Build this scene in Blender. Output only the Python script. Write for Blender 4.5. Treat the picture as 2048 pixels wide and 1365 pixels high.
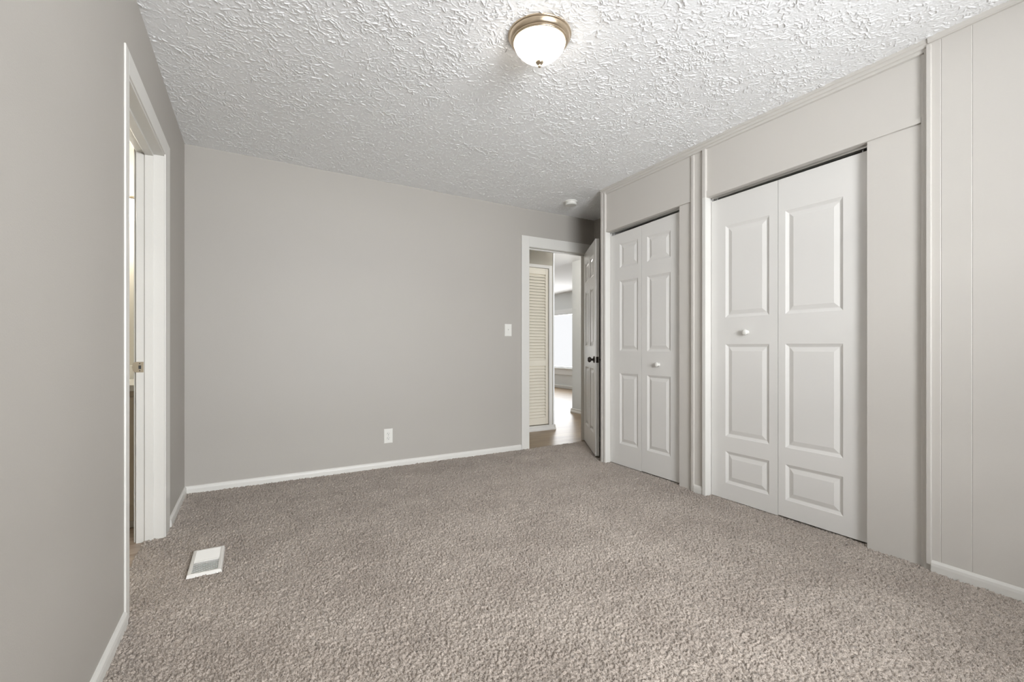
import bpy, bmesh, math, random
import numpy as np
from mathutils import Vector, Matrix

random.seed(4)
S = bpy.context.scene
COL = S.collection
for o in list(bpy.data.objects):
    bpy.data.objects.remove(o)

# ------------------------------------------------------------------ camera
H_EYE = 1.025
cam_data = bpy.data.cameras.new('camera')
cam = bpy.data.objects.new('camera', cam_data)
COL.objects.link(cam)
cam_data.sensor_fit = 'HORIZONTAL'
cam_data.sensor_width = 36.0
cam_data.lens = 36.0 * 905.0 / 2048.0
cam_data.shift_y = 11.5 / 2048.0
cam_data.clip_start = 0.02
cam.location = (0, 0, H_EYE)
cam.rotation_euler = (math.pi / 2, 0, -math.atan(519.0 / 905.0))
S.camera = cam

# ------------------------------------------------------------------ world, exposure
S.view_settings.view_transform = 'Standard'
S.view_settings.look = 'None'
S.view_settings.gamma = 1.0
S.view_settings.use_curve_mapping = False
S.view_settings.exposure = 0.0
W = bpy.data.worlds.new('overcast_sky')
S.world = W
W.use_nodes = True
bg = W.node_tree.nodes['Background']
bg.inputs['Color'].default_value = (0.97, 0.98, 1.0, 1)
bg.inputs['Strength'].default_value = 1.0


def area(name, loc, rot, sx, sy, power, color):
    l = bpy.data.lights.new(name, 'AREA')
    l.shape = 'RECTANGLE'
    l.size, l.size_y = sx, sy
    l.energy = power
    l.color = color
    o = bpy.data.objects.new(name, l)
    COL.objects.link(o)
    o.location = loc
    o.rotation_euler = rot
    return o


R90 = math.pi / 2
# daylight entering by the windows: the bedroom window behind the camera, the living-room window
area('daylight_bedroom', (1.25, -3.2, 2.0), (math.radians(76), 0, 0), 3.6, 1.6, 760, (0.95, 0.977, 1.0))
# added fill lamp outside, aimed up through the bedroom window to brighten the ceiling
area('ceiling_fill', (1.1, -6.0, -0.7), (math.radians(113), 0, 0), 10.0, 4.5, 3250, (0.95, 0.977, 1.0))
area('daylight_living', (6.86, 9.3, 1.18), (R90, 0, R90), 3.6, 1.33, 105, (0.97, 0.985, 1.0))

hl = bpy.data.lights.new('hall_lamp', 'POINT')       # ceiling lamp of the hallway, above the door head
hl.energy = 24
hl.color = (1.0, 0.95, 0.88)
hl.shadow_soft_size = 0.06
hlo = bpy.data.objects.new('hall_lamp', hl)
COL.objects.link(hlo)
hlo.location = (3.47, 4.72, 2.29)

# ------------------------------------------------------------------ dimensions
XL, YB, YR = -0.41, 3.863, -1.0        # left wall, back wall, rear wall faces
HC = 2.439                             # ceiling
XP, XBAT, XD = 2.709, 2.688, 2.750     # closet panels, battens, closet doors
XN, XA = 2.690, 3.255                  # near right wall, alcove wall
YE = 3.103                             # far end of the closets


# ------------------------------------------------------------------ materials
def mat(name, color, rough=0.5, metallic=0.0, spec=0.5, bump=None, var=None):
    m = bpy.data.materials.new(name)
    m.use_nodes = True
    nt = m.node_tree
    b = nt.nodes['Principled BSDF']
    b.inputs['Base Color'].default_value = (*color, 1)
    b.inputs['Roughness'].default_value = rough
    b.inputs['Metallic'].default_value = metallic
    b.inputs['Specular IOR Level'].default_value = spec
    tc = nt.nodes.new('ShaderNodeTexCoord')
    if var:                             # (scale, amount): faint unevenness of the paint
        n = nt.nodes.new('ShaderNodeTexNoise')
        n.inputs['Scale'].default_value = var[0]
        n.inputs['Detail'].default_value = 4
        nt.links.new(tc.outputs['Object'], n.inputs['Vector'])
        mx = nt.nodes.new('ShaderNodeMix')
        mx.data_type = 'RGBA'
        mx.inputs['A'].default_value = (*[c * (1 - var[1]) for c in color], 1)
        mx.inputs['B'].default_value = (*[min(1, c * (1 + var[1])) for c in color], 1)
        nt.links.new(n.outputs['Fac'], mx.inputs['Factor'])
        nt.links.new(mx.outputs['Result'], b.inputs['Base Color'])
    if bump:                            # (scale, distance)
        n = nt.nodes.new('ShaderNodeTexNoise')
        n.inputs['Scale'].default_value = bump[0]
        n.inputs['Detail'].default_value = 3
        nt.links.new(tc.outputs['Object'], n.inputs['Vector'])
        bp = nt.nodes.new('ShaderNodeBump')
        bp.inputs['Strength'].default_value = 1.0
        bp.inputs['Distance'].default_value = bump[1]
        nt.links.new(n.outputs['Fac'], bp.inputs['Height'])
        nt.links.new(bp.outputs['Normal'], b.inputs['Normal'])
    return m


M = {}
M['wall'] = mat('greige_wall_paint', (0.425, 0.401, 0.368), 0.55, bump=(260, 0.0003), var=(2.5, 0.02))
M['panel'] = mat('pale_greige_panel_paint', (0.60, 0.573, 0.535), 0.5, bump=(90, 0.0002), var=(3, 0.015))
M['trim'] = mat('white_trim_paint', (0.70, 0.685, 0.65), 0.4, bump=(60, 0.0003), var=(6, 0.02))
M['door'] = mat('white_door_paint', (0.73, 0.715, 0.69), 0.3, bump=(120, 0.0001), var=(4, 0.012))
M['duct'] = mat('grey_sheet_metal', (0.42, 0.43, 0.44), 0.5)
M['gloss'] = mat('bright_white_trim', (0.82, 0.83, 0.83), 0.4)
M['plastic'] = mat('white_plastic', (0.76, 0.75, 0.71), 0.35)
M['register'] = mat('white_enamel', (0.80, 0.78, 0.74), 0.3)
M['slot'] = mat('dark_slot', (0.03, 0.03, 0.03), 0.6)
M['cream'] = mat('cream_louvre_paint', (0.80, 0.75, 0.64), 0.45, var=(8, 0.03))
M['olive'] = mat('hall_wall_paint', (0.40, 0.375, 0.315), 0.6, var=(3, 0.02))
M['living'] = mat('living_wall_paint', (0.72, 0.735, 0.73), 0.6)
M['white'] = mat('flat_white_ceiling_paint', (0.80, 0.80, 0.79), 0.7)
M['nickel'] = mat('brushed_nickel', (0.62, 0.51, 0.38), 0.28, metallic=1.0)
M['steel'] = mat('galvanised_track', (0.55, 0.55, 0.54), 0.35, metallic=1.0)
M['bronze'] = mat('dark_bronze', (0.045, 0.038, 0.033), 0.32, metallic=0.8)
M['strike'] = mat('tarnished_brass', (0.42, 0.36, 0.27), 0.4, metallic=0.9)
M['vanity'] = mat('beige_vanity_laminate', (0.68, 0.62, 0.52), 0.5, var=(20, 0.04))
M['counter'] = mat('white_cultured_marble', (0.85, 0.84, 0.80), 0.2)
M['bath_wall'] = mat('bathroom_wall_paint', (0.72, 0.70, 0.63), 0.5)


def emit_mat(name, color, strength, rough=0.3):
    m = mat(name, (0.85, 0.82, 0.76), rough)
    b = m.node_tree.nodes['Principled BSDF']
    b.inputs['Emission Color'].default_value = (*color, 1)
    b.inputs['Emission Strength'].default_value = strength
    return m


M['bowl'] = emit_mat('lit_frosted_glass', (1.0, 0.935, 0.85), 10.5)
M['shade'] = emit_mat('lit_opal_glass', (1.0, 0.96, 0.88), 9.0)

# clear window glass
g = bpy.data.materials.new('window_glass')
g.use_nodes = True
nt = g.node_tree
nt.nodes.clear()
out = nt.nodes.new('ShaderNodeOutputMaterial')
tr = nt.nodes.new('ShaderNodeBsdfTransparent')
gl = nt.nodes.new('ShaderNodeBsdfGlossy')
gl.inputs['Roughness'].default_value = 0.02
fr = nt.nodes.new('ShaderNodeFresnel')
mxs = nt.nodes.new('ShaderNodeMixShader')
geo = nt.nodes.new('ShaderNodeNewGeometry')
mf = nt.nodes.new('ShaderNodeMath')
mf.operation = 'MULTIPLY'
inv = nt.nodes.new('ShaderNodeMath')
inv.operation = 'SUBTRACT'
inv.inputs[0].default_value = 1.0
nt.links.new(geo.outputs['Backfacing'], inv.inputs[1])
nt.links.new(fr.outputs['Fac'], mf.inputs[0])
nt.links.new(inv.outputs[0], mf.inputs[1])
nt.links.new(mf.outputs[0], mxs.inputs['Fac'])
nt.links.new(tr.outputs['BSDF'], mxs.inputs[1])
nt.links.new(gl.outputs['BSDF'], mxs.inputs[2])
nt.links.new(mxs.outputs['Shader'], out.inputs['Surface'])
M['glass'] = g


class N:
    """Small node-tree builder."""
    def __init__(s, nt): s.nt = nt

    def node(s, t, **kw):
        n = s.nt.nodes.new(t)
        for k, v in kw.items(): setattr(n, k, v)
        return n

    def link(s, a, b): s.nt.links.new(a, b)

    def _in(s, sock, v):
        if hasattr(v, 'default_value') or isinstance(v, bpy.types.NodeSocket): s.nt.links.new(v, sock)
        else: sock.default_value = v

    def math(s, op, a, b=None, c=None, clamp=False):
        n = s.node('ShaderNodeMath', operation=op, use_clamp=clamp)
        for i, v in enumerate((a, b, c)):
            if v is not None: s._in(n.inputs[i], v)
        return n.outputs[0]

    def vec(s, op, a, b=None, scale=None):
        n = s.node('ShaderNodeVectorMath', operation=op)
        s._in(n.inputs[0], a)
        if b is not None: s._in(n.inputs[1], b)
        if scale is not None: n.inputs['Scale'].default_value = scale
        return n.outputs[0]


M['ceiling'] = mat('stomped_white_ceiling_texture', (0.90, 0.905, 0.91), 0.7, bump=(150, 0.0006))


def carpet_material():
    m = mat('heathered_taupe_carpet', (0.3, 0.27, 0.24), 0.95, spec=0.1)
    nt = m.node_tree
    k = N(nt)
    b = nt.nodes['Principled BSDF']
    b.inputs['Sheen Weight'].default_value = 0.15
    tc = k.node('ShaderNodeTexCoord')
    n1 = k.node('ShaderNodeTexNoise')                      # blended yarn
    n1.inputs['Scale'].default_value = 330
    n1.inputs['Detail'].default_value = 3
    n1.inputs['Roughness'].default_value = 0.65
    k.link(tc.outputs['Object'], n1.inputs['Vector'])
    r = k.node('ShaderNodeValToRGB')
    r.color_ramp.elements[0].position = 0.34
    r.color_ramp.elements[0].color = (0.14, 0.114, 0.094, 1)
    r.color_ramp.elements[1].position = 0.66
    r.color_ramp.elements[1].color = (0.65, 0.575, 0.51, 1)
    e = r.color_ramp.elements.new(0.45)
    e.color = (0.42, 0.364, 0.315, 1)
    e = r.color_ramp.elements.new(0.56)
    e.color = (0.515, 0.45, 0.394, 1)
    k.link(n1.outputs['Fac'], r.inputs['Fac'])
    n2 = k.node('ShaderNodeTexNoise')           # traffic marks in the nap
    n2.inputs['Scale'].default_value = 3.2
    n2.inputs['Detail'].default_value = 4
    k.link(tc.outputs['Object'], n2.inputs['Vector'])
    mx = k.node('ShaderNodeMix', data_type='RGBA', blend_type='MULTIPLY')
    r2 = k.node('ShaderNodeValToRGB')
    r2.color_ramp.elements[0].position = 0.35
    r2.color_ramp.elements[0].color = (0.84, 0.83, 0.825, 1)
    r2.color_ramp.elements[1].position = 0.65
    r2.color_ramp.elements[1].color = (1, 1, 1, 1)
    k.link(n2.outputs['Fac'], r2.inputs['Fac'])
    mx.inputs['Factor'].default_value = 1.0
    k.link(r.outputs['Color'], mx.inputs['A'])
    k.link(r2.outputs['Color'], mx.inputs['B'])
    k.link(mx.outputs['Result'], b.inputs['Base Color'])
    return m


M['carpet'] = carpet_material()


def plank_material(name, c1, c2, rough, rot):
    m = mat(name, c1, rough)
    nt = m.node_tree
    k = N(nt)
    b = nt.nodes['Principled BSDF']
    tc = k.node('ShaderNodeTexCoord')
    mp = k.node('ShaderNodeMapping')
    mp.inputs['Rotation'].default_value = (0, 0, rot)
    k.link(tc.outputs['Object'], mp.inputs['Vector'])
    br = k.node('ShaderNodeTexBrick')
    br.inputs['Scale'].default_value = 1.0
    br.inputs['Brick Width'].default_value = 1.2
    br.inputs['Row Height'].default_value = 0.15
    br.inputs['Mortar Size'].default_value = 0.002
    br.inputs['Color1'].default_value = (*c1, 1)
    br.inputs['Color2'].default_value = (*c2, 1)
    br.inputs['Mortar'].default_value = (*[c * 0.5 for c in c1], 1)
    k.link(mp.outputs['Vector'], br.inputs['Vector'])
    st = k.node('ShaderNodeMapping')
    st.inputs['Scale'].default_value = (2.5, 26, 1)
    k.link(mp.outputs['Vector'], st.inputs['Vector'])
    n = k.node('ShaderNodeTexNoise')
    n.inputs['Scale'].default_value = 1.0
    n.inputs['Detail'].default_value = 5
    k.link(st.outputs['Vector'], n.inputs['Vector'])
    r = k.node('ShaderNodeValToRGB')
    r.color_ramp.elements[0].position = 0.3
    r.color_ramp.elements[0].color = (0.6, 0.56, 0.5, 1)
    r.color_ramp.elements[1].position = 0.7
    r.color_ramp.elements[1].color = (1, 1, 1, 1)
    k.link(n.outputs['Fac'], r.inputs['Fac'])
    mx = k.node('ShaderNodeMix', data_type='RGBA', blend_type='MULTIPLY')
    mx.inputs['Factor'].default_value = 1.0
    k.link(br.outputs['Color'], mx.inputs['A'])
    k.link(r.outputs['Color'], mx.inputs['B'])
    k.link(mx.outputs['Result'], b.inputs['Base Color'])
    return m


M['planks'] = plank_material('oak_vinyl_planks', (0.33, 0.235, 0.14), (0.27, 0.19, 0.11), 0.36, 0.0)
M['bath_floor'] = plank_material('tan_vinyl', (0.52, 0.42, 0.34), (0.48, 0.39, 0.32), 0.4, 0.0)


# ------------------------------------------------------------------ mesh helpers
def link(name, me, material, parent=None, smooth=False):
    o = bpy.data.objects.new(name, me)
    COL.objects.link(o)
    if material: me.materials.append(material)
    if parent: o.parent = parent
    if smooth:
        for p in me.polygons: p.use_smooth = True
    return o


def mesh_obj(name, bm, material, parent=None, smooth=False, recalc=True):
    if recalc: bmesh.ops.recalc_face_normals(bm, faces=bm.faces)
    me = bpy.data.meshes.new(name)
    bm.to_mesh(me)
    bm.free()
    return link(name, me, material, parent, smooth)


def box(bm, x0, x1, y0, y1, z0, z1, bevel=0.0):
    vs = [bm.verts.new((x, y, z)) for x in (x0, x1) for y in (y0, y1) for z in (z0, z1)]
    fs = [(0, 1, 3, 2), (4, 6, 7, 5), (0, 4, 5, 1), (2, 3, 7, 6), (0, 2, 6, 4), (1, 5, 7, 3)]
    faces = [bm.faces.new([vs[i] for i in f]) for f in fs]
    if bevel:
        es = list({e for f in faces for e in f.edges})
        bmesh.ops.bevel(bm, geom=es, offset=bevel, segments=2, affect='EDGES', profile=0.5)


def boxes(name, rows, material, parent=None, bevel=0.0):
    bm = bmesh.new()
    for r in rows: box(bm, *r, bevel=bevel)
    return mesh_obj(name, bm, material, parent)


def profile_run(bm, pts, start, end, U):
    """Sweep a closed profile [(d, z)] from start to end; d runs along the unit vector U."""
    U = Vector(U)
    rings = []
    for e in (start, end):
        e = Vector(e)
        rings.append([bm.verts.new(e + U * d + Vector((0, 0, z))) for d, z in pts])
    n = len(pts)
    for i in range(n):
        j = (i + 1) % n
        bm.faces.new([rings[0][i], rings[0][j], rings[1][j], rings[1][i]])
    bm.faces.new(rings[0])
    bm.faces.new(rings[1][::-1])


def lathe(bm, prof, seg=48, mtx=None):
    """prof: [(r, z)] from top to bottom, revolved about z."""
    rings = []
    for r, z in prof:
        if r < 1e-6: rings.append([bm.verts.new((0, 0, z))])
        else: rings.append([bm.verts.new((r * math.cos(2 * math.pi * i / seg), r * math.sin(2 * math.pi * i / seg), z)) for i in range(seg)])
    new = [v for r in rings for v in r]
    for a, b in zip(rings, rings[1:]):
        for i in range(seg):
            j = (i + 1) % seg
            q = [a[i % len(a)], a[j % len(a)], b[j % len(b)], b[i % len(b)]]
            u = []
            for v in q:
                if v not in u: u.append(v)
            if len(u) > 2: bm.faces.new(u)
    for r in (rings[0], rings[-1]):
        if len(r) > 2: bm.faces.new(r)
    if mtx is not None: bmesh.ops.transform(bm, matrix=mtx, verts=new)


def frame_matrix(O, U, Wv, D):
    """Local (u, w, d) -> world."""
    m = Matrix.Identity(4)
    for i, v in enumerate((U, Wv, D)):
        for r in range(3): m[r][i] = v[r]
    for r in range(3): m[r][3] = O[r]
    return m


PROFILE = [(0.0, 0.0), (0.003, 0.002), (0.017, 0.0085), (0.021, 0.0085), (0.045, 0.002)]


def panelled_face(bm, u0, u1, w0, w1, panels, d, sign, top=None):
    """A door face at depth d with moulded raised panels let into it; sign = outward direction along d."""
    us = sorted({u0, u1, *[p[0] for p in panels], *[p[1] for p in panels]})
    ws = sorted({w0, w1, *[p[2] for p in panels], *[p[3] for p in panels]})
    grid = {}

    def gv(u, w):
        if (u, w) not in grid:
            ww = w
            if top and w == w1: ww = top(u)
            grid[u, w] = bm.verts.new((u, ww, d))
        return grid[u, w]
    for i in range(len(us) - 1):
        for j in range(len(ws) - 1):
            c = ((us[i] + us[i + 1]) / 2, (ws[j] + ws[j + 1]) / 2)
            inside = any(p[0] < c[0] < p[1] and p[2] < c[1] < p[3] for p in panels)
            if not inside:
                bm.faces.new([gv(us[i], ws[j]), gv(us[i + 1], ws[j]), gv(us[i + 1], ws[j + 1]), gv(us[i], ws[j + 1])])
    for a0, a1, b0, b1 in panels:
        prev = None
        for off, dep in PROFILE:
            if off == 0.0:
                # outline must follow every grid vertex on the rim so that it stays watertight
                ring = [gv(a0, b0), gv(a1, b0), gv(a1, b1), gv(a0, b1)]
            else:
                ring = [bm.verts.new((a0 + off, b0 + off, d - sign * dep)), bm.verts.new((a1 - off, b0 + off, d - sign * dep)),
                        bm.verts.new((a1 - off, b1 - off, d - sign * dep)), bm.verts.new((a0 + off, b1 - off, d - sign * dep))]
            if prev:
                for q in range(4):
                    bm.faces.new([prev[q], prev[(q + 1) % 4], ring[(q + 1) % 4], ring[q]])
            prev = ring
        bm.faces.new(prev)
    return grid, us, ws


def panel_door_bm(width, w0, w1, panels, thick, both=False, top=None):
    bm = bmesh.new()
    ga, us, ws = panelled_face(bm, 0, width, w0, w1, panels, thick, 1, top)
    gb, _, _ = panelled_face(bm, 0, width, w0, w1, panels, 0.0, -1, top) if both else (None, 0, 0)
    if gb is None:
        gb = {}
        for (u, w) in ga:
            if u in (0, width) or w in (w0, w1):
                v = ga[u, w]
                gb[u, w] = bm.verts.new((v.co.x, v.co.y, 0))
        loop = [gb[u, w0] for u in us] + [gb[width, w] for w in ws[1:]] + [gb[u, w1] for u in us[::-1][1:]] + [gb[0, w] for w in ws[::-1][1:-1]]
        bm.faces.new(loop)
    for a, b in zip(us, us[1:]):
        for w in (w0, w1): bm.faces.new([ga[a, w], ga[b, w], gb[b, w], gb[a, w]])
    for a, b in zip(ws, ws[1:]):
        for u in (0, width): bm.faces.new([ga[u, a], ga[u, b], gb[u, b], gb[u, a]])
    return bm


def empty(name, loc):
    o = bpy.data.objects.new(name, None)
    o.empty_display_size = 0.1
    COL.objects.link(o)
    o.location = loc
    return o


def child(o, root):
    """Parent o (built in world coordinates) to root without moving it."""
    o.parent = root
    o.matrix_parent_inverse = Matrix.Translation(root.location).inverted()
    return o


def tag(o, label=None, cat=None, group=None, kind=None):
    if label: o['label'] = label
    if cat: o['category'] = cat
    if group: o['group'] = group
    if kind: o['kind'] = kind
    return o


def struct(o, label=None, cat=None):
    return tag(o, label, cat, None, 'structure')


# ------------------------------------------------------------------ floors and ceilings
def carpet():
    """One mesh: every vertex of the fine grid is a tuft end with a height and a lean of its own."""
    rng = np.random.default_rng(7)
    step = 0.0037
    x0, x1, y0, y1 = XL - 0.085, XA + 0.02, 0.2, YB - 0.004
    nx, ny = int((x1 - x0) / step) + 1, int((y1 - y0) / step) + 1
    X, Y = np.meshgrid(np.linspace(x0, x1, nx), np.linspace(y0, y1, ny), indexing='ij')

    def smooth(a, k):
        for _ in range(k):
            a = (a + np.roll(a, 1, 0) + np.roll(a, -1, 0) + np.roll(a, 1, 1) + np.roll(a, -1, 1)) / 5
        return a / a.std()
    hgt = 0.0036 * rng.standard_normal((nx, ny)) + 0.0010 * smooth(rng.standard_normal((nx, ny)), 2) + 0.0008 * smooth(rng.standard_normal((nx, ny)), 40)
    hgt = np.clip(hgt, -0.010, 0.010)
    jx = X + rng.uniform(-0.42, 0.42, (nx, ny)) * step
    jy = Y + rng.uniform(-0.42, 0.42, (nx, ny)) * step
    hgt[:, -1] -= 0.004
    co = np.stack([jx, jy, hgt], -1).reshape(-1, 3).astype(np.float32)
    i = np.arange(nx - 1)[:, None] * ny + np.arange(ny - 1)[None, :]
    quads = np.stack([i, i + ny, i + ny + 1, i + 1], -1).reshape(-1, 4)
    # plain carpet further back, behind the camera
    rest = np.array([(x0, YR - 0.05, 0), (x1, YR - 0.05, 0), (x1, y0 + 0.01, -0.002), (x0, y0 + 0.01, -0.002)], np.float32)
    nq = len(co)
    co = np.concatenate([co, rest])
    quads = np.concatenate([quads, [[nq, nq + 1, nq + 2, nq + 3]]]).astype(np.int32)
    me = bpy.data.meshes.new('floor')
    me.vertices.add(len(co))
    me.vertices.foreach_set('co', co.ravel())
    me.loops.add(quads.size)
    me.loops.foreach_set('vertex_index', quads.ravel())
    me.polygons.add(len(quads))
    me.polygons.foreach_set('loop_start', np.arange(0, quads.size, 4, dtype=np.int32))
    me.polygons.foreach_set('use_smooth', np.ones(len(quads), dtype=bool))
    me.update(calc_edges=True)
    return struct(link('floor', me, M['carpet']), 'taupe heathered cut pile carpet covering the empty bedroom', 'floor')


carpet()
struct(boxes('floor_hall', [(1.7, 6.75, YB - 0.003, 11.3, -0.08, -0.004)], M['planks']), 'brown wood plank floor of the hallway and living room', 'floor')
struct(boxes('floor_bathroom', [(-2.2, -0.49, 1.4, 4.3, -0.08, -0.006)], M['bath_floor']), 'tan plank floor inside the left doorway', 'floor')
struct(boxes('floor_base', [(XL - 0.08, 3.4, -1.15, YB - 0.003, -0.10, -0.014)], M['slot']))


def ceil_z(x, y):
    c = lambda t: max(0.0, min(1.0, t))
    return HC - 0.027 * c((x + 0.4) / 2.6) * c((y - 1.8) / 1.9)


def grid_mesh(name, co, nx, ny, extra=None, flip=False):
    i = np.arange(nx - 1)[:, None] * ny + np.arange(ny - 1)[None, :]
    quads = np.stack([i, i + ny, i + ny + 1, i + 1], -1).reshape(-1, 4)
    co = co.reshape(-1, 3).astype(np.float32)
    if extra is not None:
        nq = len(co)
        co = np.concatenate([co, np.array(extra, np.float32)])
        quads = np.concatenate([quads, nq + np.arange(len(extra)).reshape(-1, 4)])
    if flip: quads = quads[:, ::-1]
    quads = np.ascontiguousarray(quads, dtype=np.int32)
    me = bpy.data.meshes.new(name)
    me.vertices.add(len(co))
    me.vertices.foreach_set('co', co.ravel())
    me.loops.add(quads.size)
    me.loops.foreach_set('vertex_index', quads.ravel())
    me.polygons.add(len(quads))
    me.polygons.foreach_set('loop_start', np.arange(0, quads.size, 4, dtype=np.int32))
    me.polygons.foreach_set('use_smooth', np.ones(len(quads), dtype=bool))
    me.update(calc_edges=True)
    return me


def textured_ceiling():
    """Brush-stomped plaster: fans of short raised ridges left by the brush, in real relief."""
    rng = np.random.default_rng(11)
    st = 0.0021
    x0, x1, y0, y1 = XL - 0.01, XA + 0.03, 0.25, YB + 0.03
    nx = int((x1 - x0) / st) + 1
    gx = np.linspace(x0, x1, nx)
    gy = np.concatenate([np.arange(y0, 2.2, 0.0018), np.arange(2.2, y1 + 0.0026, 0.0026)])     # finer where it is seen close
    y1 = gy[-1]
    ny = len(gy)
    Hm = np.zeros((nx, ny), np.float32)

    def stroke(cx, cy, ang, L, w, h, curve):
        r = L + 3 * w
        i0, i1 = max(0, int((cx - r - x0) / st)), min(nx, int((cx + r - x0) / st) + 2)
        j0, j1 = int(np.searchsorted(gy, cy - r)), int(np.searchsorted(gy, cy + r))
        if i1 <= i0 or j1 <= j0: return
        X, Y = gx[i0:i1, None] - cx, gy[None, j0:j1] - cy
        c, s_ = math.cos(ang), math.sin(ang)
        u = X * c + Y * s_
        v = -X * s_ + Y * c + curve * u * u
        e = np.clip(1 - (u / L) ** 2, 0, 1) ** 0.6
        # steep on one side, drawn out on the other
        ww = np.where(v > 0, w * 0.65, w * 1.15)
        p = h * e * np.exp(-(v / ww) ** 2)
        blk = Hm[i0:i1, j0:j1]
        np.maximum(blk, p, out=blk)
    area_ = (x1 - x0) * (y1 - y0)
    for _ in range(int(area_ * 230)):                       # stomps of the brush
        cx, cy = rng.uniform(x0, x1), rng.uniform(y0, y1)
        R_ = rng.uniform(0.05, 0.11)
        a0 = rng.uniform(0, 6.283)
        spread = rng.uniform(0.8, 6.283)
        amp = rng.uniform(0.55, 1.1)
        for _k in range(rng.integers(5, 13)):
            a = a0 + spread * (rng.random() - 0.5)
            d = R_ * rng.uniform(0.15, 1.0)
            stroke(cx + d * math.cos(a), cy + d * math.sin(a), a + rng.normal(0, 0.45), rng.uniform(0.005, 0.021), rng.uniform(0.0014, 0.0026),
                   amp * rng.uniform(0.0019, 0.0052), rng.normal(0, 14))
    for _ in range(int(area_ * 2200)):                      # crumbs between them
        stroke(rng.uniform(x0, x1), rng.uniform(y0, y1), rng.uniform(0, 6.283), rng.uniform(0.003, 0.010), rng.uniform(0.0018, 0.0030), rng.uniform(0.0008, 0.0026), 0)
    n = rng.standard_normal((nx, ny)).astype(np.float32)
    for _ in range(3): n = (n + np.roll(n, 1, 0) + np.roll(n, -1, 0) + np.roll(n, 1, 1) + np.roll(n, -1, 1)) / 5
    Hm += 0.00022 * n / n.std()
    X, Y = np.meshgrid(gx, gy, indexing='ij')
    Z = HC - 0.027 * np.clip((X + 0.4) / 2.6, 0, 1) * np.clip((Y - 1.8) / 1.9, 0, 1) - Hm
    rest = [(x0, YR - 0.05, HC), (x1, YR - 0.05, HC), (x1, y0 + 0.005, HC), (x0, y0 + 0.005, HC)]
    me = grid_mesh('ceiling', np.stack([X, Y, Z], -1), nx, ny, rest, flip=True)
    return struct(link('ceiling', me, M['ceiling']), 'white ceiling with a heavy stomped brush texture', 'ceiling')


textured_ceiling()
struct(boxes('ceiling_deck', [(XL - 0.12, XA + 0.1, YR - 0.1, YB + 0.05, HC + 0.02, HC + 0.1)], M['white']))
struct(boxes('ceiling_hall', [(1.7, 6.9, YB + 0.05, 11.3, 2.36, 2.46)], M['white']), 'white ceiling of the hallway and living room', 'ceiling')
struct(boxes('ceiling_bathroom', [(-2.3, XL - 0.115, 1.4, 4.3, 2.40, 2.5)], M['white']))

# ------------------------------------------------------------------ walls
WT = HC + 0.04
LO0, LO1, LZ = 2.192, 3.045, 2.065       # rough opening of the left doorway
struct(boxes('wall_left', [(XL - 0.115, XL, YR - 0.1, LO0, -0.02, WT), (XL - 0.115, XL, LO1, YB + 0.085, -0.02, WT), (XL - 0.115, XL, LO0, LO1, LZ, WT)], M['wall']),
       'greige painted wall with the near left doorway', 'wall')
BX0, BX1, BZ = 2.395, 3.168, 2.045
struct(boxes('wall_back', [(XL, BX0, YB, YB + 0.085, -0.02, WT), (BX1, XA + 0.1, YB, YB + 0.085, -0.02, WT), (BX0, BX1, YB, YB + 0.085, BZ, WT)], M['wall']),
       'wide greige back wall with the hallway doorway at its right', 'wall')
RX0, RX1, RZ0, RZ1 = 0.42, 1.78, 0.80, 2.10
struct(boxes('wall_rear', [(XL - 0.115, RX0, YR - 0.1, YR, -0.02, WT), (RX1, XN + 0.1, YR - 0.1, YR, -0.02, WT), (RX0, RX1, YR - 0.1, YR, -0.02, RZ0), (RX0, RX1, YR - 0.1, YR, RZ1, WT)], M['wall']),
       'greige wall with a window behind the viewer', 'wall')

# near right wall: painted sheet panelling with V grooves
GRO = [0.807, 0.705, 0.40, 0.10, -0.20, -0.30, -0.60, -0.90]
bm = bmesh.new()
pts = [(XN + 0.1, YR - 0.1), (XN, YR - 0.1)]
for y in sorted(GRO): pts += [(XN, y - 0.0020), (XN + 0.0018, y), (XN, y + 0.0020)]
pts += [(XN, 0.853), (XN + 0.1, 0.853)]
a = [bm.verts.new((x, y, -0.02)) for x, y in pts]
b = [bm.verts.new((x, y, WT)) for x, y in pts]
for i in range(len(pts)):
    j = (i + 1) % len(pts)
    bm.faces.new([a[i], a[j], b[j], b[i]])
bm.faces.new(a)
bm.faces.new(b)
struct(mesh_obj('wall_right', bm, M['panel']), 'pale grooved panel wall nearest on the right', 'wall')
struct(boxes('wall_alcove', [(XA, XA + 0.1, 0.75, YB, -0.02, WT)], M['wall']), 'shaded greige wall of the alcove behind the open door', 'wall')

# closet front: headers that follow the slightly sagging heads, fillers, end panel, partition
def quad_prism(bm, x0, x1, y0, y1, zb0, zb1, zt):
    """Board from y0 to y1 whose lower edge runs from zb0 to zb1."""
    vs = [bm.verts.new((x, y, z)) for x in (x0, x1) for (y, z) in ((y0, zb0), (y1, zb1), (y1, zt), (y0, zt))]
    for f in ((0, 1, 2, 3), (4, 5, 6, 7), (0, 1, 5, 4), (1, 2, 6, 5), (2, 3, 7, 6), (3, 0, 4, 7)): bm.faces.new([vs[i] for i in f])


def header_z(y):       # lower edge of the closet headers
    if y > 2.1: return 2.036 + (3.047 - y) * 0.026
    return 2.050 + (2.02 - y) * 0.018


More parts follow.
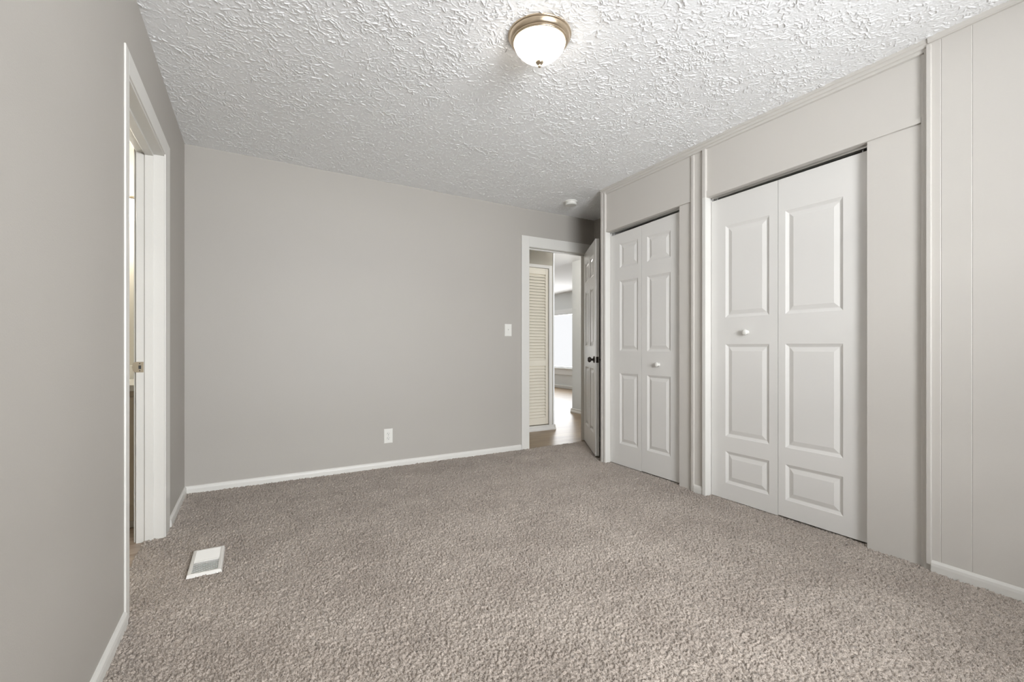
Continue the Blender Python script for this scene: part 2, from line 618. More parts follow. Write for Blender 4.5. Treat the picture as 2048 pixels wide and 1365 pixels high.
bm = bmesh.new()
quad_prism(bm, XP, XP + 0.045, 2.165, YE - 0.002, header_z(2.165), header_z(YE), WT)
quad_prism(bm, XP, XP + 0.045, 0.866, 2.07, header_z(0.866), header_z(2.07), WT)
box(bm, XP + 0.009, XP + 0.06, 2.1735, 2.270, -0.02, header_z(2.2))       # filler beside the far doors
box(bm, XP + 0.003, XP + 0.06, 0.866, 1.098, -0.02, header_z(1.0))       # filler beside the near doors
box(bm, XP - 0.001, XP + 0.04, 2.05, 2.168, -0.02, WT)                  # panel between the two closets
box(bm, XP + 0.03, XA, YE - 0.055, YE, -0.02, WT)                        # end wall facing the alcove
box(bm, XP + 0.03, XA, 2.08, 2.14, -0.02, WT)                            # partition
box(bm, XP + 0.03, XA, 0.80, 0.86, -0.02, WT)                            # near side wall
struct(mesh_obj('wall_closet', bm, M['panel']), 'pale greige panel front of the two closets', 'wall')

# battens and mouldings of the closet front
def trim(n, rows, label, bevel=0.002, material='panel'):
    return struct(boxes('trim_%d' % n, rows, M[material], bevel=bevel), label, 'trim')


trim(1, [(XBAT, XP + 0.04, 3.079, YE + 0.001, 0.0, HC - 0.03), (XBAT + 0.004, XP + 0.02, 3.049, 3.075, 0.0, HC - 0.05)],
     'pale corner battens at the far end of the closets', 0.003)
trim(2, [(XP - 0.010, XP, 2.131, 2.154, 0.0, HC - 0.06)], 'thin batten beside the far closet filler panel', 0.003)
trim(3, [(XBAT + 0.002, XP + 0.03, 2.0305, 2.057, 0.0, HC - 0.055)], 'pale batten left of the near closet', 0.003)
trim(4, [(XP - 0.007, XP + 0.03, 0.869, 0.881, 0.0, HC - 0.055), (XN + 0.004, XP + 0.03, 0.852, 0.8685, 0.0, HC - 0.03)], 'narrow grey batten at the right of the near closet', 0.002)
trim(5, [(XN - 0.010, XN + 0.03, 0.838, 0.857, 0.03, HC - 0.03)], 'pale edge strip where the grooved wall begins', 0.003)
# door jamb faces of the two closets
trim(6, [(XBAT + 0.008, XD + 0.05, 3.046, 3.060, 0.0, header_z(3.047) - 0.001)], 'white jamb left of the far closet doors', 0.001, 'trim')
trim(7, [(XBAT + 0.001, XD + 0.05, 2.029, 2.054, 0.0, header_z(2.02) - 0.001)], 'white jamb left of the near closet doors', 0.001, 'trim')
# lips along the bottom of the headers
bm = bmesh.new()
quad_prism(bm, XP - 0.006, XP, 0.882, 2.032, header_z(0.881) + 0.001, header_z(2.04) + 0.001, 2.095)
struct(mesh_obj('trim_8', bm, M['panel']), 'thin lip along the foot of the near closet header', 'trim')
bm = bmesh.new()
quad_prism(bm, XP - 0.003, XP, 2.166, 3.048, header_z(2.166) + 0.001, header_z(3.048) + 0.001, 2.064)
struct(mesh_obj('trim_9', bm, M['panel']), 'thin lip along the foot of the far closet header', 'trim')
# ceiling mouldings along the right side
bm = bmesh.new()
prof = [(0.0, 0.035), (0.030, 0.035), (0.028, -0.016), (0.022, -0.020), (0.020, -0.034), (0.013, -0.038), (0.011, -0.050), (0.0, -0.054)]
ys = [0.85, 1.4, 1.8, 2.2, 2.6, YE]
for ya, yb in zip(ys, ys[1:]):
    profile_run(bm, prof, (XP, ya, ceil_z(XP, ya)), (XP, yb, ceil_z(XP, yb)), (-1, 0, 0))
struct(mesh_obj('trim_10', bm, M['panel']), 'stepped moulding between ceiling and closet headers', 'trim')
bm = bmesh.new()
profile_run(bm, [(0.0, 0.03), (0.017, 0.03), (0.014, -0.018), (0.008, -0.024), (0.0, -0.025)], (XN, YR, HC), (XN, 0.85, HC), (-1, 0, 0))
struct(mesh_obj('trim_11', bm, M['panel']), 'narrow moulding between ceiling and grooved wall', 'trim')

# baseboards
BASE = [(0.0, -0.03), (0.013, -0.03), (0.013, 0.030), (0.011, 0.042), (0.006, 0.050), (0.0, 0.052)]


def baseboard(name, runs, label, prof=BASE):
    bm = bmesh.new()
    for s, e, U in runs: profile_run(bm, prof, s, e, U)
    struct(mesh_obj(name, bm, M['trim']), label, 'baseboard')


baseboard('baseboard_back', [((XL, YB, 0), (2.318, YB, 0), (0, -1, 0)), ((3.244, YB, 0), (XA, YB, 0), (0, -1, 0))], 'white baseboard along the back wall')
baseboard('baseboard_left', [((XL, YR, 0), (XL, 2.149, 0), (1, 0, 0)), ((XL, 3.18, 0), (XL, YB, 0), (1, 0, 0))], 'white baseboard along the left wall')
baseboard('baseboard_right', [((XN, YR, 0), (XN, 0.838, 0), (-1, 0, 0))], 'white baseboard under the grooved wall')
baseboard('baseboard_closet', [((XP - 0.001, 2.057, 0), (XP - 0.001, 2.131, 0), (-1, 0, 0))], 'short white baseboard between the two closets')
baseboard('baseboard_alcove', [((XA, YE, 0), (XA, YB, 0), (-1, 0, 0)), ((XP + 0.03, YE, 0), (XA, YE, 0), (0, 1, 0))], 'white baseboard inside the dark alcove')
baseboard('baseboard_rear', [((XL, YR, 0), (XN, YR, 0), (0, 1, 0))], 'white baseboard under the rear window')

# ------------------------------------------------------------------ left doorway (to the bathroom)
CT = 0.007
JB = XL - 0.119
trim(12, [(XL, XL + CT, 2.148, 2.203, 0.0, LZ + 0.078), (XL, XL + CT, 3.028, 3.172, 0.0, LZ + 0.078), (XL, XL + CT, 2.203, 3.028, LZ - 0.010, LZ + 0.078)],
     'white casing around the left doorway', 0.002, 'trim')
trim(13, [(JB, XL + 0.001, LO0, LO0 + 0.010, -0.006, LZ - 0.018), (JB, XL + 0.001, 3.030, LO1, -0.006, LZ - 0.018), (JB, XL + 0.001, LO0, LO1, LZ - 0.018, LZ),
          (-0.492, -0.455, 3.021, 3.032, -0.006, LZ - 0.018), (-0.492, -0.455, LO0 + 0.018, 3.03, LZ - 0.030, LZ - 0.016),
          (-0.492, -0.455, LO0 + 0.016, LO0 + 0.029, -0.006, LZ - 0.018)],
     'white jamb and stop lining the left doorway', 0.0015, 'trim')
trim(14, [(JB - 0.012, JB, 3.052, 3.12, -0.006, LZ + 0.07), (JB - 0.012, JB, 2.10, 2.165, -0.006, LZ + 0.07), (JB - 0.012, JB, 2.10, 3.12, LZ + 0.004, LZ + 0.07)],
     'bathroom side casing of the left doorway', 0.0015, 'trim')
sp = empty('strike_plate', (-0.513, 3.030, 0.918))
bm = bmesh.new()
pr = [(-0.016, -0.028), (0.016, -0.028), (0.016, 0.028), (-0.016, 0.028), (-0.028, 0.020), (-0.031, 0.0), (-0.028, -0.020)]
A = [bm.verts.new((-0.513 + x, 3.0285, 0.918 + z)) for x, z in pr]
B = [bm.verts.new((-0.513 + x, 3.0305, 0.918 + z)) for x, z in pr]
bm.faces.new(A)
bm.faces.new(B)
for i in range(len(pr)): bm.faces.new([A[i], A[(i + 1) % len(pr)], B[(i + 1) % len(pr)], B[i]])
child(mesh_obj('plate', bm, M['strike']), sp)
child(boxes('latch_hole', [(-0.518, -0.507, 3.0280, 3.0290, 0.908, 0.927)], M['slot']), sp)
for dz in (-0.019, 0.019):
    bm = bmesh.new()
    lathe(bm, [(0.0, 0.0008), (0.0028, 0.0004), (0.0028, -0.0006)], 12, Matrix.Translation((-0.513, 3.0283, 0.918 + dz)) @ Matrix.Rotation(R90, 4, 'X'))
    child(mesh_obj('screw', bm, M['slot']), sp)
tag(sp, 'tarnished metal strike plate on the left doorway jamb', 'strike plate')

# bathroom beyond
struct(boxes('wall_bathroom', [(-2.3, -2.2, 1.4, 4.3, -0.02, 2.42), (-2.2, XL - 0.115, 1.4, 1.5, -0.02, 2.42), (-2.2, XL - 0.10, 3.92, 4.02, -0.02, 2.42)], M['bath_wall']),
       'cream bathroom wall glimpsed through the left doorway', 'wall')
van = empty('vanity_cabinet', (-1.05, 3.55, 0))
bm = bmesh.new()
box(bm, -1.50, -0.535, 3.30, 3.915, 0.036, 0.772, 0.002)
box(bm, -1.48, -0.545, 3.342, 3.915, -0.006, 0.035)
child(mesh_obj('body', bm, M['vanity']), van)
child(boxes('plinth', [(-1.49, -0.54, 3.31, 3.34, -0.006, 0.034)], M['trim'], bevel=0.002), van)
child(boxes('countertop', [(-1.52, -0.532, 3.275, 3.918, 0.773, 0.81)], M['counter'], bevel=0.004), van)
child(boxes('backsplash', [(-1.52, -0.532, 3.895, 3.918, 0.811, 0.90)], M['counter'], bevel=0.003), van)
for xx in (-1.49, -1.02):
    dd = child(boxes('door', [(xx, xx + 0.45, 3.285, 3.299, 0.13, 0.74)], M['vanity'], bevel=0.003), van)
    bm = bmesh.new()
    lathe(bm, [(0, 0.022), (0.010, 0.020), (0.012, 0.014), (0.005, 0.008), (0.005, 0.0)], 16, Matrix.Translation((xx + (0.41 if xx < -1.2 else 0.04), 3.285, 0.66)) @ Matrix.Rotation(R90, 4, 'X'))
    kb = mesh_obj('knob', bm, M['nickel'], smooth=True)
    kb.parent = dd
    kb.matrix_parent_inverse = dd.matrix_world.inverted()
    kb.matrix_parent_inverse = Matrix.Identity(4)
tag(van, 'beige bathroom vanity with white top seen through left doorway', 'vanity')
vl = empty('vanity_light', (-0.9, 3.9, 1.98))
child(boxes('back_plate', [(-1.25, -0.60, 3.895, 3.919, 1.95, 2.03)], M['nickel'], bevel=0.004), vl)
for xx in (-1.15, -0.92, -0.69):
    bm = bmesh.new()
    lathe(bm, [(0.022, 0.05), (0.035, 0.035), (0.055, -0.02), (0.062, -0.07), (0.056, -0.07), (0.03, 0.03), (0.0, 0.04)], 24, Matrix.Translation((xx, 3.83, 1.945)))
    child(mesh_obj('shade', bm, M['shade'], smooth=True), vl)
    child(boxes('arm', [(xx - 0.008, xx + 0.008, 3.83, 3.897, 1.985, 2.001)], M['nickel'], bevel=0.002), vl)
tag(vl, 'lit bathroom vanity light above the counter', 'light')
lp = bpy.data.lights.new('vanity_bulb', 'POINT')
lp.energy = 16
lp.color = (1.0, 0.93, 0.80)
lp.shadow_soft_size = 0.05
lo_ = bpy.data.objects.new('vanity_bulb', lp)
COL.objects.link(lo_)
lo_.location = (-0.92, 3.70, 1.90)

# ------------------------------------------------------------------ hallway doorway in the back wall
trim(15, [(2.320, 2.409, YB - 0.014, YB, 0.0, 2.136), (3.154, 3.243, YB - 0.014, YB, 0.0, 2.136), (2.409, 3.154, YB - 0.014, YB, 2.030, 2.136)],
     'white flat casing around the hallway doorway', 0.002, 'trim')
trim(16, [(2.395, 2.413, YB - 0.001, YB + 0.097, 0.0, 2.030), (3.150, 3.168, YB - 0.001, YB + 0.097, 0.0, 2.030), (2.395, 3.168, YB - 0.001, YB + 0.097, 2.027, 2.045),
          (2.413, 2.424, YB + 0.034, YB + 0.066, 0.0, 2.027), (3.140, 3.150, YB + 0.034, YB + 0.066, 0.0, 2.027), (2.413, 3.150, YB + 0.034, YB + 0.066, 2.015, 2.028)],
     'white jamb and stop lining the hallway doorway', 0.0015, 'trim')
trim(17, [(2.32, 2.409, YB + 0.085, YB + 0.097, 0.0, 2.12), (3.154, 3.243, YB + 0.085, YB + 0.097, 0.0, 2.12), (2.409, 3.154, YB + 0.085, YB + 0.097, 2.032, 2.12)],
     'hall side casing of the hallway doorway', 0.0015, 'trim')

# the open six-panel door
TH = math.radians(59.2)
d_ = Vector((-math.cos(TH), -math.sin(TH), 0))
n_ = Vector((-math.sin(TH), math.cos(TH), 0))        # hall-side face normal
DW = 0.730
hinge = Vector((3.145, YB - 0.018, 0))
cols6 = [(0.105, 0.322), (0.408, 0.625)]
rows6 = [(0.21, 0.82), (1.03, 1.60), (1.70, 1.90)]
pan6 = [(a, b, c, d) for a, b in cols6 for c, d in rows6]
bm = panel_door_bm(DW, 0.018, 2.022, pan6, 0.035, both=True)
# u along d_, w up, depth 0.035 = hall-side face; back face toward the alcove
bmesh.ops.transform(bm, matrix=frame_matrix(hinge, d_, Vector((0, 0, 1)), n_), verts=bm.verts)
door1 = mesh_obj('door_1', bm, M['door'])
struct(door1, 'white six-panel door standing open at the hallway doorway', 'door')
rotd = Matrix.Rotation(math.atan2(n_.y, n_.x), 4, 'Z') @ Matrix.Rotation(R90, 4, 'Y')     # local z -> n_
KZ = 0.905
for side in (1, -1):
    m_ = Matrix.Translation(hinge + d_ * (DW - 0.062) + Vector((0, 0, KZ)) + n_ * (0.035 if side > 0 else 0.0)) @ rotd
    if side < 0: m_ = m_ @ Matrix.Rotation(math.pi, 4, 'X')
    bm = bmesh.new()
    lathe(bm, [(0, 0.062), (0.012, 0.0615), (0.021, 0.057), (0.0265, 0.048), (0.0265, 0.041), (0.021, 0.033), (0.012, 0.027), (0.0095, 0.022),
               (0.011, 0.014), (0.022, 0.009), (0.031, 0.006), (0.033, 0.002), (0.033, -0.001)], 32, m_)
    tag(mesh_obj('knob', bm, M['bronze'], door1, smooth=True), 'dark bronze knob')
bm = bmesh.new()
box(bm, -0.0125, 0.0125, -0.028, 0.028, -0.001, 0.0015, 0.0005)
box(bm, -0.006, 0.006, -0.009, 0.009, 0.001, 0.010, 0.001)
mm = frame_matrix(hinge + d_ * DW + n_ * 0.0175 + Vector((0, 0, KZ)), n_, Vector((0, 0, 1)), d_)
bmesh.ops.transform(bm, matrix=mm, verts=bm.verts)
mesh_obj('latch', bm, M['bronze'], door1)
for hz in (0.25, 1.80):
    bm = bmesh.new()
    lathe(bm, [(0.006, 0.045), (0.006, -0.045)], 12, Matrix.Translation(hinge + Vector((0.003, -0.005, hz))))
    mesh_obj('hinge', bm, M['bronze'], door1)

# hallway and living room beyond
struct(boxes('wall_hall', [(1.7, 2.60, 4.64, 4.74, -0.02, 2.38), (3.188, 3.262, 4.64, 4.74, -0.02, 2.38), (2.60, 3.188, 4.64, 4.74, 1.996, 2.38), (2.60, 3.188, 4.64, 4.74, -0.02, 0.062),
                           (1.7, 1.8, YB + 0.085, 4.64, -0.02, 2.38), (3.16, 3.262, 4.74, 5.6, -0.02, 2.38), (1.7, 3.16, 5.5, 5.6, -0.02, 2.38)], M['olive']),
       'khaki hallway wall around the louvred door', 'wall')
trim(18, [(3.183, 3.229, 4.627, 4.64, 0.055, 2.030), (2.56, 2.606, 4.627, 4.64, 0.055, 2.030), (2.606, 3.183, 4.627, 4.64, 1.992, 2.030)],
     'pale casing around the louvred door', 0.002, 'trim')
trim(19, [(3.247, 3.266, 4.630, 4.66, 0.055, 2.36)], 'white corner strip at the end of the hallway wall', 0.003, 'gloss')
HB = [(0.0, -0.01), (0.022, -0.01), (0.022, 0.012), (0.014, 0.030), (0.012, 0.052), (0.006, 0.058), (0.0, 0.058)]
baseboard('baseboard_hall', [((1.8, 4.64, 0), (3.275, 4.64, 0), (0, -1, 0)), ((3.262, 4.62, 0), (3.262, 5.6, 0), (1, 0, 0))], 'white baseboard below the louvred door', HB)
# louvred closet door
ld = empty('door_4', (2.89, 4.66, 0.065))
bm = bmesh.new()
LX0, LX1 = 2.606, 3.181
for r in [(LX0, LX0 + 0.04, 4.642, 4.670, 0.070, 1.990), (LX1 - 0.040, LX1, 4.642, 4.670, 0.070, 1.990), (LX0 + 0.04, LX1 - 0.04, 4.643, 4.669, 1.915, 1.990),
          (LX0 + 0.04, LX1 - 0.04, 4.643, 4.669, 0.788, 0.858), (LX0 + 0.04, LX1 - 0.04, 4.643, 4.669, 0.070, 0.155)]:
    box(bm, *r, bevel=0.0015)
child(mesh_obj('frame', bm, M['cream']), ld)
bm = bmesh.new()


def slats(z0, z1, n):
    p = (z1 - z0) / n
    for i in range(n):
        zc = z0 + p * (i + 0.5)
        s0 = len(bm.verts)
        nb = bmesh.new()
        box(nb, LX0 + 0.038, LX1 - 0.038, -0.019, 0.019, -0.003, 0.003)
        bmesh.ops.transform(nb, matrix=Matrix.Translation((0, 4.656, zc)) @ Matrix.Rotation(math.radians(58), 4, 'X'), verts=nb.verts)
        me_ = bpy.data.meshes.new('t')
        nb.to_mesh(me_)
        nb.free()
        bm.from_mesh(me_)
        bpy.data.meshes.remove(me_)


slats(0.155, 0.788, 17)
slats(0.858, 1.915, 29)
child(mesh_obj('louvres', bm, M['cream']), ld)
struct(ld, 'cream louvred closet door seen through the hallway doorway', 'door')
# wall on the right of the hallway, far living room
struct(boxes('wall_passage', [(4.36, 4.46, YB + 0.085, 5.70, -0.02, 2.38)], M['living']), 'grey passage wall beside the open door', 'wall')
baseboard('baseboard_passage', [((4.36, YB + 0.12, 0), (4.36, 5.72, 0), (-1, 0, 0)), ((4.34, 5.70, 0), (4.46, 5.70, 0), (0, 1, 0))], 'white baseboard of the grey passage wall', HB)
WY0, WY1, WZ0, WZ1 = 7.5, 11.1, 0.50, 1.85
struct(boxes('wall_living', [(6.7, 6.8, 5.6, WY0, -0.02, 2.38), (6.7, 6.8, WY1, 11.3, -0.02, 2.38), (6.7, 6.8, WY0, WY1, -0.02, WZ0), (6.7, 6.8, WY0, WY1, WZ1, 2.38),
                             (1.7, 6.8, 11.2, 11.3, -0.02, 2.38), (1.7, 1.8, 5.6, 11.2, -0.02, 2.38), (4.46, 6.8, 5.5, 5.6, -0.02, 2.38)], M['living']),
       'bright living room wall with the far window', 'wall')
baseboard('baseboard_living', [((6.7, 5.6, 0), (6.7, 11.2, 0), (-1, 0, 0))], 'white baseboard under the far window', [(0, -0.01), (0.02, -0.01), (0.02, 0.05), (0.012, 0.07), (0, 0.07)])
w1 = empty('window_1', (6.7, 9.3, WZ0))
fr = boxes('window_frame', [(6.682, 6.70, WY0 - 0.09, WY1 + 0.09, WZ1, WZ1 + 0.105), (6.682, 6.70, WY0 - 0.09, WY0, WZ0, WZ1), (6.682, 6.70, WY1, WY1 + 0.09, WZ0, WZ1),
                             (6.70, 6.80, WY0, WY0 + 0.04, WZ0, WZ1), (6.70, 6.80, WY1 - 0.04, WY1, WZ0, WZ1), (6.70, 6.80, WY0 + 0.04, WY1 - 0.04, WZ0, WZ0 + 0.03), (6.70, 6.80, WY0 + 0.04, WY1 - 0.04, WZ1 - 0.03, WZ1),
                             (6.76, 6.79, 8.28, 8.32, WZ0 + 0.03, WZ1 - 0.03), (6.76, 6.79, 10.28, 10.32, WZ0 + 0.03, WZ1 - 0.03)], M['gloss'])
child(fr, w1)
child(boxes('window_sill', [(6.655, 6.70, WY0 - 0.1, WY1 + 0.1, WZ0 - 0.03, WZ0), (6.684, 6.70, WY0 - 0.08, WY1 + 0.08, WZ0 - 0.17, WZ0 - 0.03)], M['gloss'], bevel=0.003), w1)
child(boxes('pane', [(6.772, 6.776, WY0 + 0.04, 8.28, WZ0 + 0.03, WZ1 - 0.03), (6.772, 6.776, 8.32, 10.28, WZ0 + 0.03, WZ1 - 0.03), (6.772, 6.776, 10.32, WY1 - 0.04, WZ0 + 0.03, WZ1 - 0.03)], M['glass']), w1)
struct(w1, 'wide white framed window far down the hallway', 'window')

# window behind the camera
w2 = empty('window_2', (1.1, YR, RZ0))
child(boxes('window_frame', [(RX0 - 0.07, RX0, YR, YR + 0.014, RZ0, RZ1 + 0.07), (RX1, RX1 + 0.07, YR, YR + 0.014, RZ0, RZ1 + 0.07), (RX0, RX1, YR, YR + 0.014, RZ1, RZ1 + 0.07),
                             (RX0, RX0 + 0.03, YR - 0.1, YR, RZ0, RZ1), (RX1 - 0.03, RX1, YR - 0.1, YR, RZ0, RZ1), (RX0 + 0.03, RX1 - 0.03, YR - 0.1, YR, RZ1 - 0.03, RZ1), (RX0 + 0.03, RX1 - 0.03, YR - 0.1, YR, RZ0, RZ0 + 0.03),
                             (RX0 + 0.03, RX1 - 0.03, YR - 0.08, YR - 0.045, 1.435, 1.465)], M['trim']), w2)
child(boxes('window_sill', [(RX0 - 0.09, RX1 + 0.09, YR, YR + 0.04, RZ0 - 0.03, RZ0)], M['trim'], bevel=0.003), w2)
child(boxes('pane', [(RX0 + 0.03, RX1 - 0.03, YR - 0.066, YR - 0.062, RZ0 + 0.03, 1.435), (RX0 + 0.03, RX1 - 0.03, YR - 0.066, YR - 0.062, 1.465, RZ1 - 0.03)], M['glass']), w2)
struct(w2, 'white framed bedroom window behind the viewer', 'window')


# ------------------------------------------------------------------ closet bifold doors
def bifold(name, label, leaves, knob):
    """leaves: [(y_near, y_far, z0, [(y0, y1, z0, z1) panels], top)]"""
    f = XD / 2.766
    fz = lambda z: H_EYE + (z - H_EYE) * f
    knob = (knob[0], knob[1], knob[2], knob[3])
    leaves = [(a * f, b * f, c, [(p[0] * f, p[1] * f, fz(p[2]), fz(p[3])) for p in pl], (lambda y, t=t: fz(t(y / f)))) for a, b, c, pl, t in leaves]
    root = empty(name, (XD + 0.017, (leaves[0][0] + leaves[-1][1]) / 2, 0.01))
    made = []
    for y0, y1, z0, panels, top in leaves:
        # u runs from near to far (+y), depth axis points into the room (-x)
        pl = [(a - y0, b - y0, c, d) for a, b, c, d in panels]
        bm = panel_door_bm(y1 - y0, z0, 2.03, pl, 0.034, top=lambda u, y0=y0, top=top: top(y0 + u))
        bmesh.ops.transform(bm, matrix=frame_matrix((XD + 0.034, y0, 0), (0, 1, 0), (0, 0, 1), (-1, 0, 0)), verts=bm.verts)
        made.append(child(mesh_obj('leaf', bm, M['door']), root))
    li, ky, kz, km = knob
    bm = bmesh.new()
    lathe(bm, [(0, 0.034), (0.010, 0.0335), (0.0165, 0.030), (0.0185, 0.024), (0.0165, 0.017), (0.010, 0.011), (0.0085, 0.005), (0.014, 0.002), (0.014, -0.001)], 32,
          Matrix.Translation((XD, ky, kz)) @ Matrix.Rotation(-R90, 4, 'Y'))
    kb = mesh_obj('knob', bm, km, smooth=True)
    kb.parent = made[li]
    kb.matrix_parent_inverse = Matrix.Translation(root.location).inverted() @ Matrix.Translation(root.location)
    # overhead track
    y0, y1 = leaves[0][0], leaves[-1][1]
    bm = bmesh.new()
    for xx in (XD - 0.006, XD + 0.026):
        quad_prism(bm, xx, xx + 0.002, y0 + 0.004, y1 - 0.004, header_z(y0) - 0.014, header_z(y1) - 0.014, header_z(y0) + 0.012)
    quad_prism(bm, XD - 0.004, XD + 0.026, y0 + 0.004, y1 - 0.004, header_z(y0) - 0.001, header_z(y1) - 0.001, header_z(y0) + 0.012)
    child(mesh_obj('track', bm, M['steel']), root)
    for yy in (y0 + 0.035, y1 - 0.035):
        bm = bmesh.new()
        lathe(bm, [(0.005, header_z(yy)), (0.005, 2.005)], 12, Matrix.Translation((XD + 0.014, yy, 0)))
        child(mesh_obj('pivot', bm, M['steel']), root)
    return struct(root, label, 'door')


def grid_panels(cols, rows): return [(a, b, c, d) for a, b in cols for c, d in rows]


t2 = lambda y: 2.031 + (2.03 - y) * 0.013
rows_n = [(0.108, 0.322), (0.422, 1.042), (1.222, 1.838)]
bifold('door_2', 'large white bifold closet doors with upside-down six-panel pattern',
       [(1.109, 1.5775, 0.012, grid_panels([(1.230, 1.535)], rows_n), t2), (1.5805, 2.037, 0.006, grid_panels([(1.633, 1.930)], rows_n), t2)], (1, 1.767, 1.118, M['plastic']))
t3 = lambda y: 2.006 + (3.045 - y) * 0.037
rows_f = [(0.185, 0.796), (0.988, 1.596), (1.710, 1.916)]
bifold('door_3', 'narrower white bifold closet doors nearest the hallway doorway',
       [(2.288, 2.687, 0.012, grid_panels([(2.392, 2.628)], rows_f), t3), (2.690, 3.061, 0.008, grid_panels([(2.728, 2.942)], rows_f), t3)], (0, 2.495, 0.886, M['plastic']))

# ------------------------------------------------------------------ ceiling light
LC = (1.132, 1.722)
lt = empty('ceiling_light', (LC[0], LC[1], HC))
T = Matrix.Translation((LC[0], LC[1], HC))
bm = bmesh.new()
lathe(bm, [(0.0, 0.01), (0.139, 0.01), (0.1425, 0.0), (0.1435, -0.003), (0.1425, -0.006), (0.1405, -0.0075), (0.1385, -0.009), (0.1365, -0.017), (0.1325, -0.0245), (0.1275, -0.0285),
           (0.1265, -0.0290), (0.1260, -0.0315), (0.1240, -0.0330), (0.1230, -0.0328), (0.1222, -0.0350), (0.1200, -0.0372), (0.1175, -0.0372), (0.1160, -0.0350), (0.1150, -0.029), (0.0, -0.029)], 96, T)
pan = child(mesh_obj('pan', bm, M['nickel'], smooth=True), lt)
pan.data.set_sharp_from_angle(angle=math.radians(24))
bm = bmesh.new()
lathe(bm, [(0.1135, -0.033), (0.1150, -0.038), (0.1138, -0.046), (0.1085, -0.058), (0.0985, -0.071), (0.0855, -0.084), (0.069, -0.0965), (0.049, -0.107), (0.026, -0.1145), (0.0, -0.118)], 96, T)
child(mesh_obj('glass_shade', bm, M['bowl'], smooth=True), lt)
bm = bmesh.new()
lathe(bm, [(0.0, -0.113), (0.017, -0.1155), (0.019, -0.120), (0.0145, -0.1275), (0.006, -0.131), (0.005, -0.134), (0.0075, -0.138), (0.0055, -0.143), (0.0, -0.144)], 32, T)
child(mesh_obj('finial', bm, M['nickel'], smooth=True), lt)
tag(lt, 'round flush ceiling light with lit white glass and brushed nickel rim', 'ceiling light')

# ------------------------------------------------------------------ smoke detector
sz = ceil_z(2.64, 3.47)
sd = empty('smoke_detector', (2.64, 3.47, sz))
T = Matrix.Translation((2.64, 3.47, sz))
bm = bmesh.new()
lathe(bm, [(0.0, 0.004), (0.058, 0.004), (0.060, 0.0), (0.060, -0.008), (0.057, -0.010), (0.0, -0.010)], 48, T)
child(mesh_obj('base', bm, M['plastic'], smooth=False), sd)
bm = bmesh.new()
lathe(bm, [(0.0, -0.0095), (0.054, -0.010), (0.053, -0.016), (0.055, -0.030), (0.050, -0.038), (0.0, -0.040)], 48, T)
child(mesh_obj('cover', bm, M['plastic']), sd)
tag(sd, 'small round white smoke detector on the ceiling near the closets', 'smoke detector')

# ------------------------------------------------------------------ floor register
vr = empty('floor_register', (-0.187, 2.578, 0.006))
VX0, VX1, VY0, VY1 = -0.254, -0.120, 2.434, 2.720
bm = bmesh.new()
bw = 0.017
zt = 0.018
o4 = [(VX0, VY0), (VX1, VY0), (VX1, VY1), (VX0, VY1)]
i4 = [(VX0 + bw, VY0 + 0.014), (VX1 - bw, VY0 + 0.014), (VX1 - bw, VY1 - 0.018), (VX0 + bw, VY1 - 0.018)]
lv = [[bm.verts.new((x, y, z)) for x, y in r] for r, z in ((o4, 0.003), ([(x + (0.003 if x < -0.2 else -0.003), y + (0.003 if y < 2.6 else -0.003)) for x, y in o4], zt - 0.002),
                                                         ([(x + (0.008 if x < -0.2 else -0.008), y + (0.006 if y < 2.6 else -0.006)) for x, y in o4], zt), (i4, zt), (i4, 0.002))]
for a, b in zip(lv, lv[1:]):
    for q in range(4): bm.faces.new([a[q], a[(q + 1) % 4], b[(q + 1) % 4], b[q]])
for q in range(4): bm.faces.new([lv[-1][q], lv[-1][(q + 1) % 4], lv[0][(q + 1) % 4], lv[0][q]])
child(mesh_obj('frame', bm, M['register']), vr)
bm = bmesh.new()
ya, yb = VY0 + 0.014, VY1 - 0.018
ns = 22
for i in range(ns):
    yc = ya + (yb - ya) * (i + 0.5) / ns
    tilt = math.radians(-28 if i < ns // 2 else 40)
    nb = bmesh.new()
    box(nb, VX0 + bw - 0.001, VX1 - bw + 0.001, -0.0074, 0.0074, -0.0007, 0.0007)
    bmesh.ops.transform(nb, matrix=Matrix.Translation((0, yc, zt - 0.005)) @ Matrix.Rotation(tilt, 4, 'X'), verts=nb.verts)
    me_ = bpy.data.meshes.new('t')
    nb.to_mesh(me_)
    nb.free()
    bm.from_mesh(me_)
    bpy.data.meshes.remove(me_)
box(bm, VX0 + bw - 0.001, VX1 - bw + 0.001, (ya + yb) / 2 - 0.0015, (ya + yb) / 2 + 0.0015, 0.004, zt - 0.001)
child(mesh_obj('louvres', bm, M['register']), vr)
child(boxes('duct', [(VX0 + bw - 0.002, VX1 - bw + 0.002, ya - 0.002, yb + 0.002, -0.004, 0.003)], M['duct']), vr)
tag(vr, 'white metal floor register set in the carpet by the left doorway', 'floor vent')


# ------------------------------------------------------------------ switch and outlet
def wall_plate(root, cx, cz, w, h):
    bm = bmesh.new()
    fr_ = [(-w / 2, -h / 2), (w / 2, -h / 2), (w / 2, h / 2), (-w / 2, h / 2)]
    rings = []
    for sx, yy in ((0, 0.001), (0, -0.003), (0.004, -0.0062)):
        rings.append([bm.verts.new((cx + x - math.copysign(sx, x), YB + yy, cz + z - math.copysign(sx, z))) for x, z in fr_])
    for a, b in zip(rings, rings[1:]):
        for q in range(4): bm.faces.new([a[q], a[(q + 1) % 4], b[(q + 1) % 4], b[q]])
    bm.faces.new(rings[0])
    bm.faces.new(rings[-1])
    child(mesh_obj('plate', bm, M['plastic']), root)


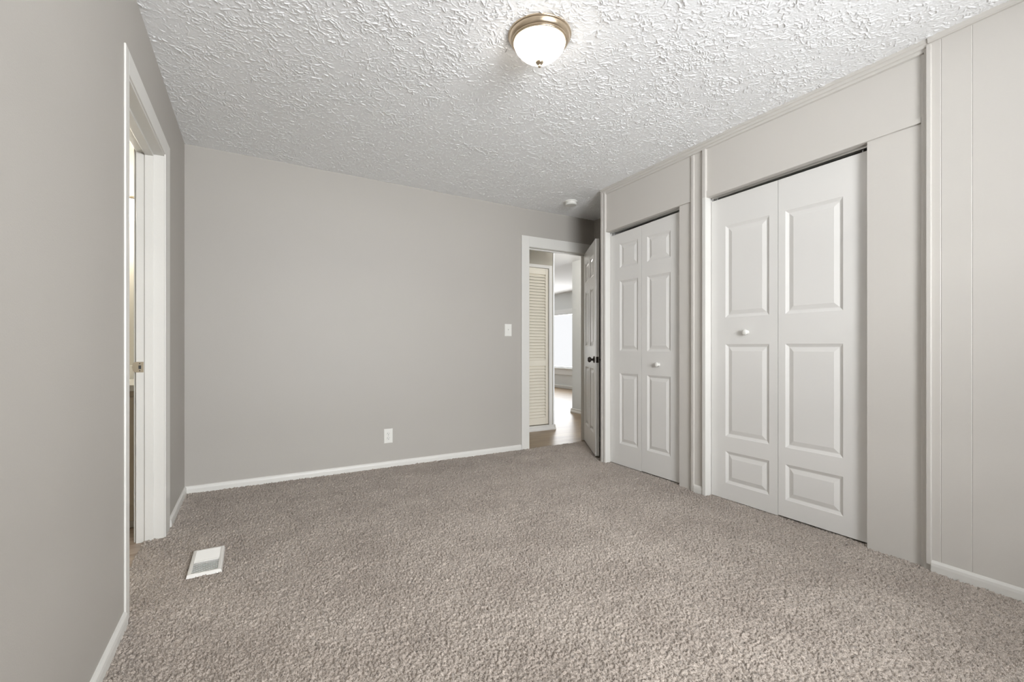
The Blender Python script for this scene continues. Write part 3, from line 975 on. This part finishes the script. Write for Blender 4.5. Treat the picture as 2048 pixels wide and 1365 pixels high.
def disc(root, name, cx, cz, r, y, material, prof=None):
    bm = bmesh.new()
    lathe(bm, prof or [(0, 0.0012), (r * 0.8, 0.001), (r, 0.0), (r, -0.001)], 20, Matrix.Translation((cx, y, cz)) @ Matrix.Rotation(R90, 4, 'X'))
    return child(mesh_obj(name, bm, material), root)


sw = empty('light_switch', (2.171, YB, 1.188))
wall_plate(sw, 2.171, 1.188, 0.076, 0.120)
bm = bmesh.new()
box(bm, 2.171 - 0.0075, 2.171 + 0.0075, YB - 0.0075, YB - 0.006, 1.188 - 0.014, 1.188 + 0.014)
nb = bmesh.new()
box(nb, 2.171 - 0.0045, 2.171 + 0.0045, YB - 0.020, YB - 0.006, 1.188 + 0.000, 1.188 + 0.010, 0.001)
me_ = bpy.data.meshes.new('t')
nb.to_mesh(me_)
nb.free()
bm.from_mesh(me_)
child(mesh_obj('toggle', bm, M['plastic']), sw)
for dz in (-0.030, 0.030): disc(sw, 'screw', 2.171, 1.188 + dz, 0.003, YB - 0.0062, M['plastic'])
tag(sw, 'white toggle light switch beside the hallway doorway', 'light switch')

OX, OZ = 1.002, 0.266
ot = empty('wall_outlet', (OX, YB, OZ))
wall_plate(ot, OX, OZ, 0.074, 0.122)
for dz in (-0.0195, 0.0195):
    bm = bmesh.new()
    lathe(bm, [(0, 0.0022), (0.0145, 0.0022), (0.0165, 0.0), (0.0165, -0.001)], 28, Matrix.Translation((OX, YB - 0.006, OZ + dz)) @ Matrix.Rotation(R90, 4, 'X'))
    rc = child(mesh_obj('receptacle', bm, M['plastic']), ot)
    bm = bmesh.new()
    yy = YB - 0.0086
    box(bm, OX - 0.0075, OX - 0.0048, yy, yy + 0.002, OZ + dz + 0.000, OZ + dz + 0.008)
    box(bm, OX + 0.0052, OX + 0.0075, yy, yy + 0.002, OZ + dz + 0.001, OZ + dz + 0.007)
    lathe(bm, [(0.0028, 0.0), (0.0028, -0.002)], 12, Matrix.Translation((OX, yy, OZ + dz - 0.007)) @ Matrix.Rotation(R90, 4, 'X'))
    sl = mesh_obj('slot', bm, M['slot'])
    sl.parent = rc
disc(ot, 'screw', OX, OZ, 0.003, YB - 0.0062, M['steel'])
tag(ot, 'white duplex power outlet low on the back wall', 'outlet')
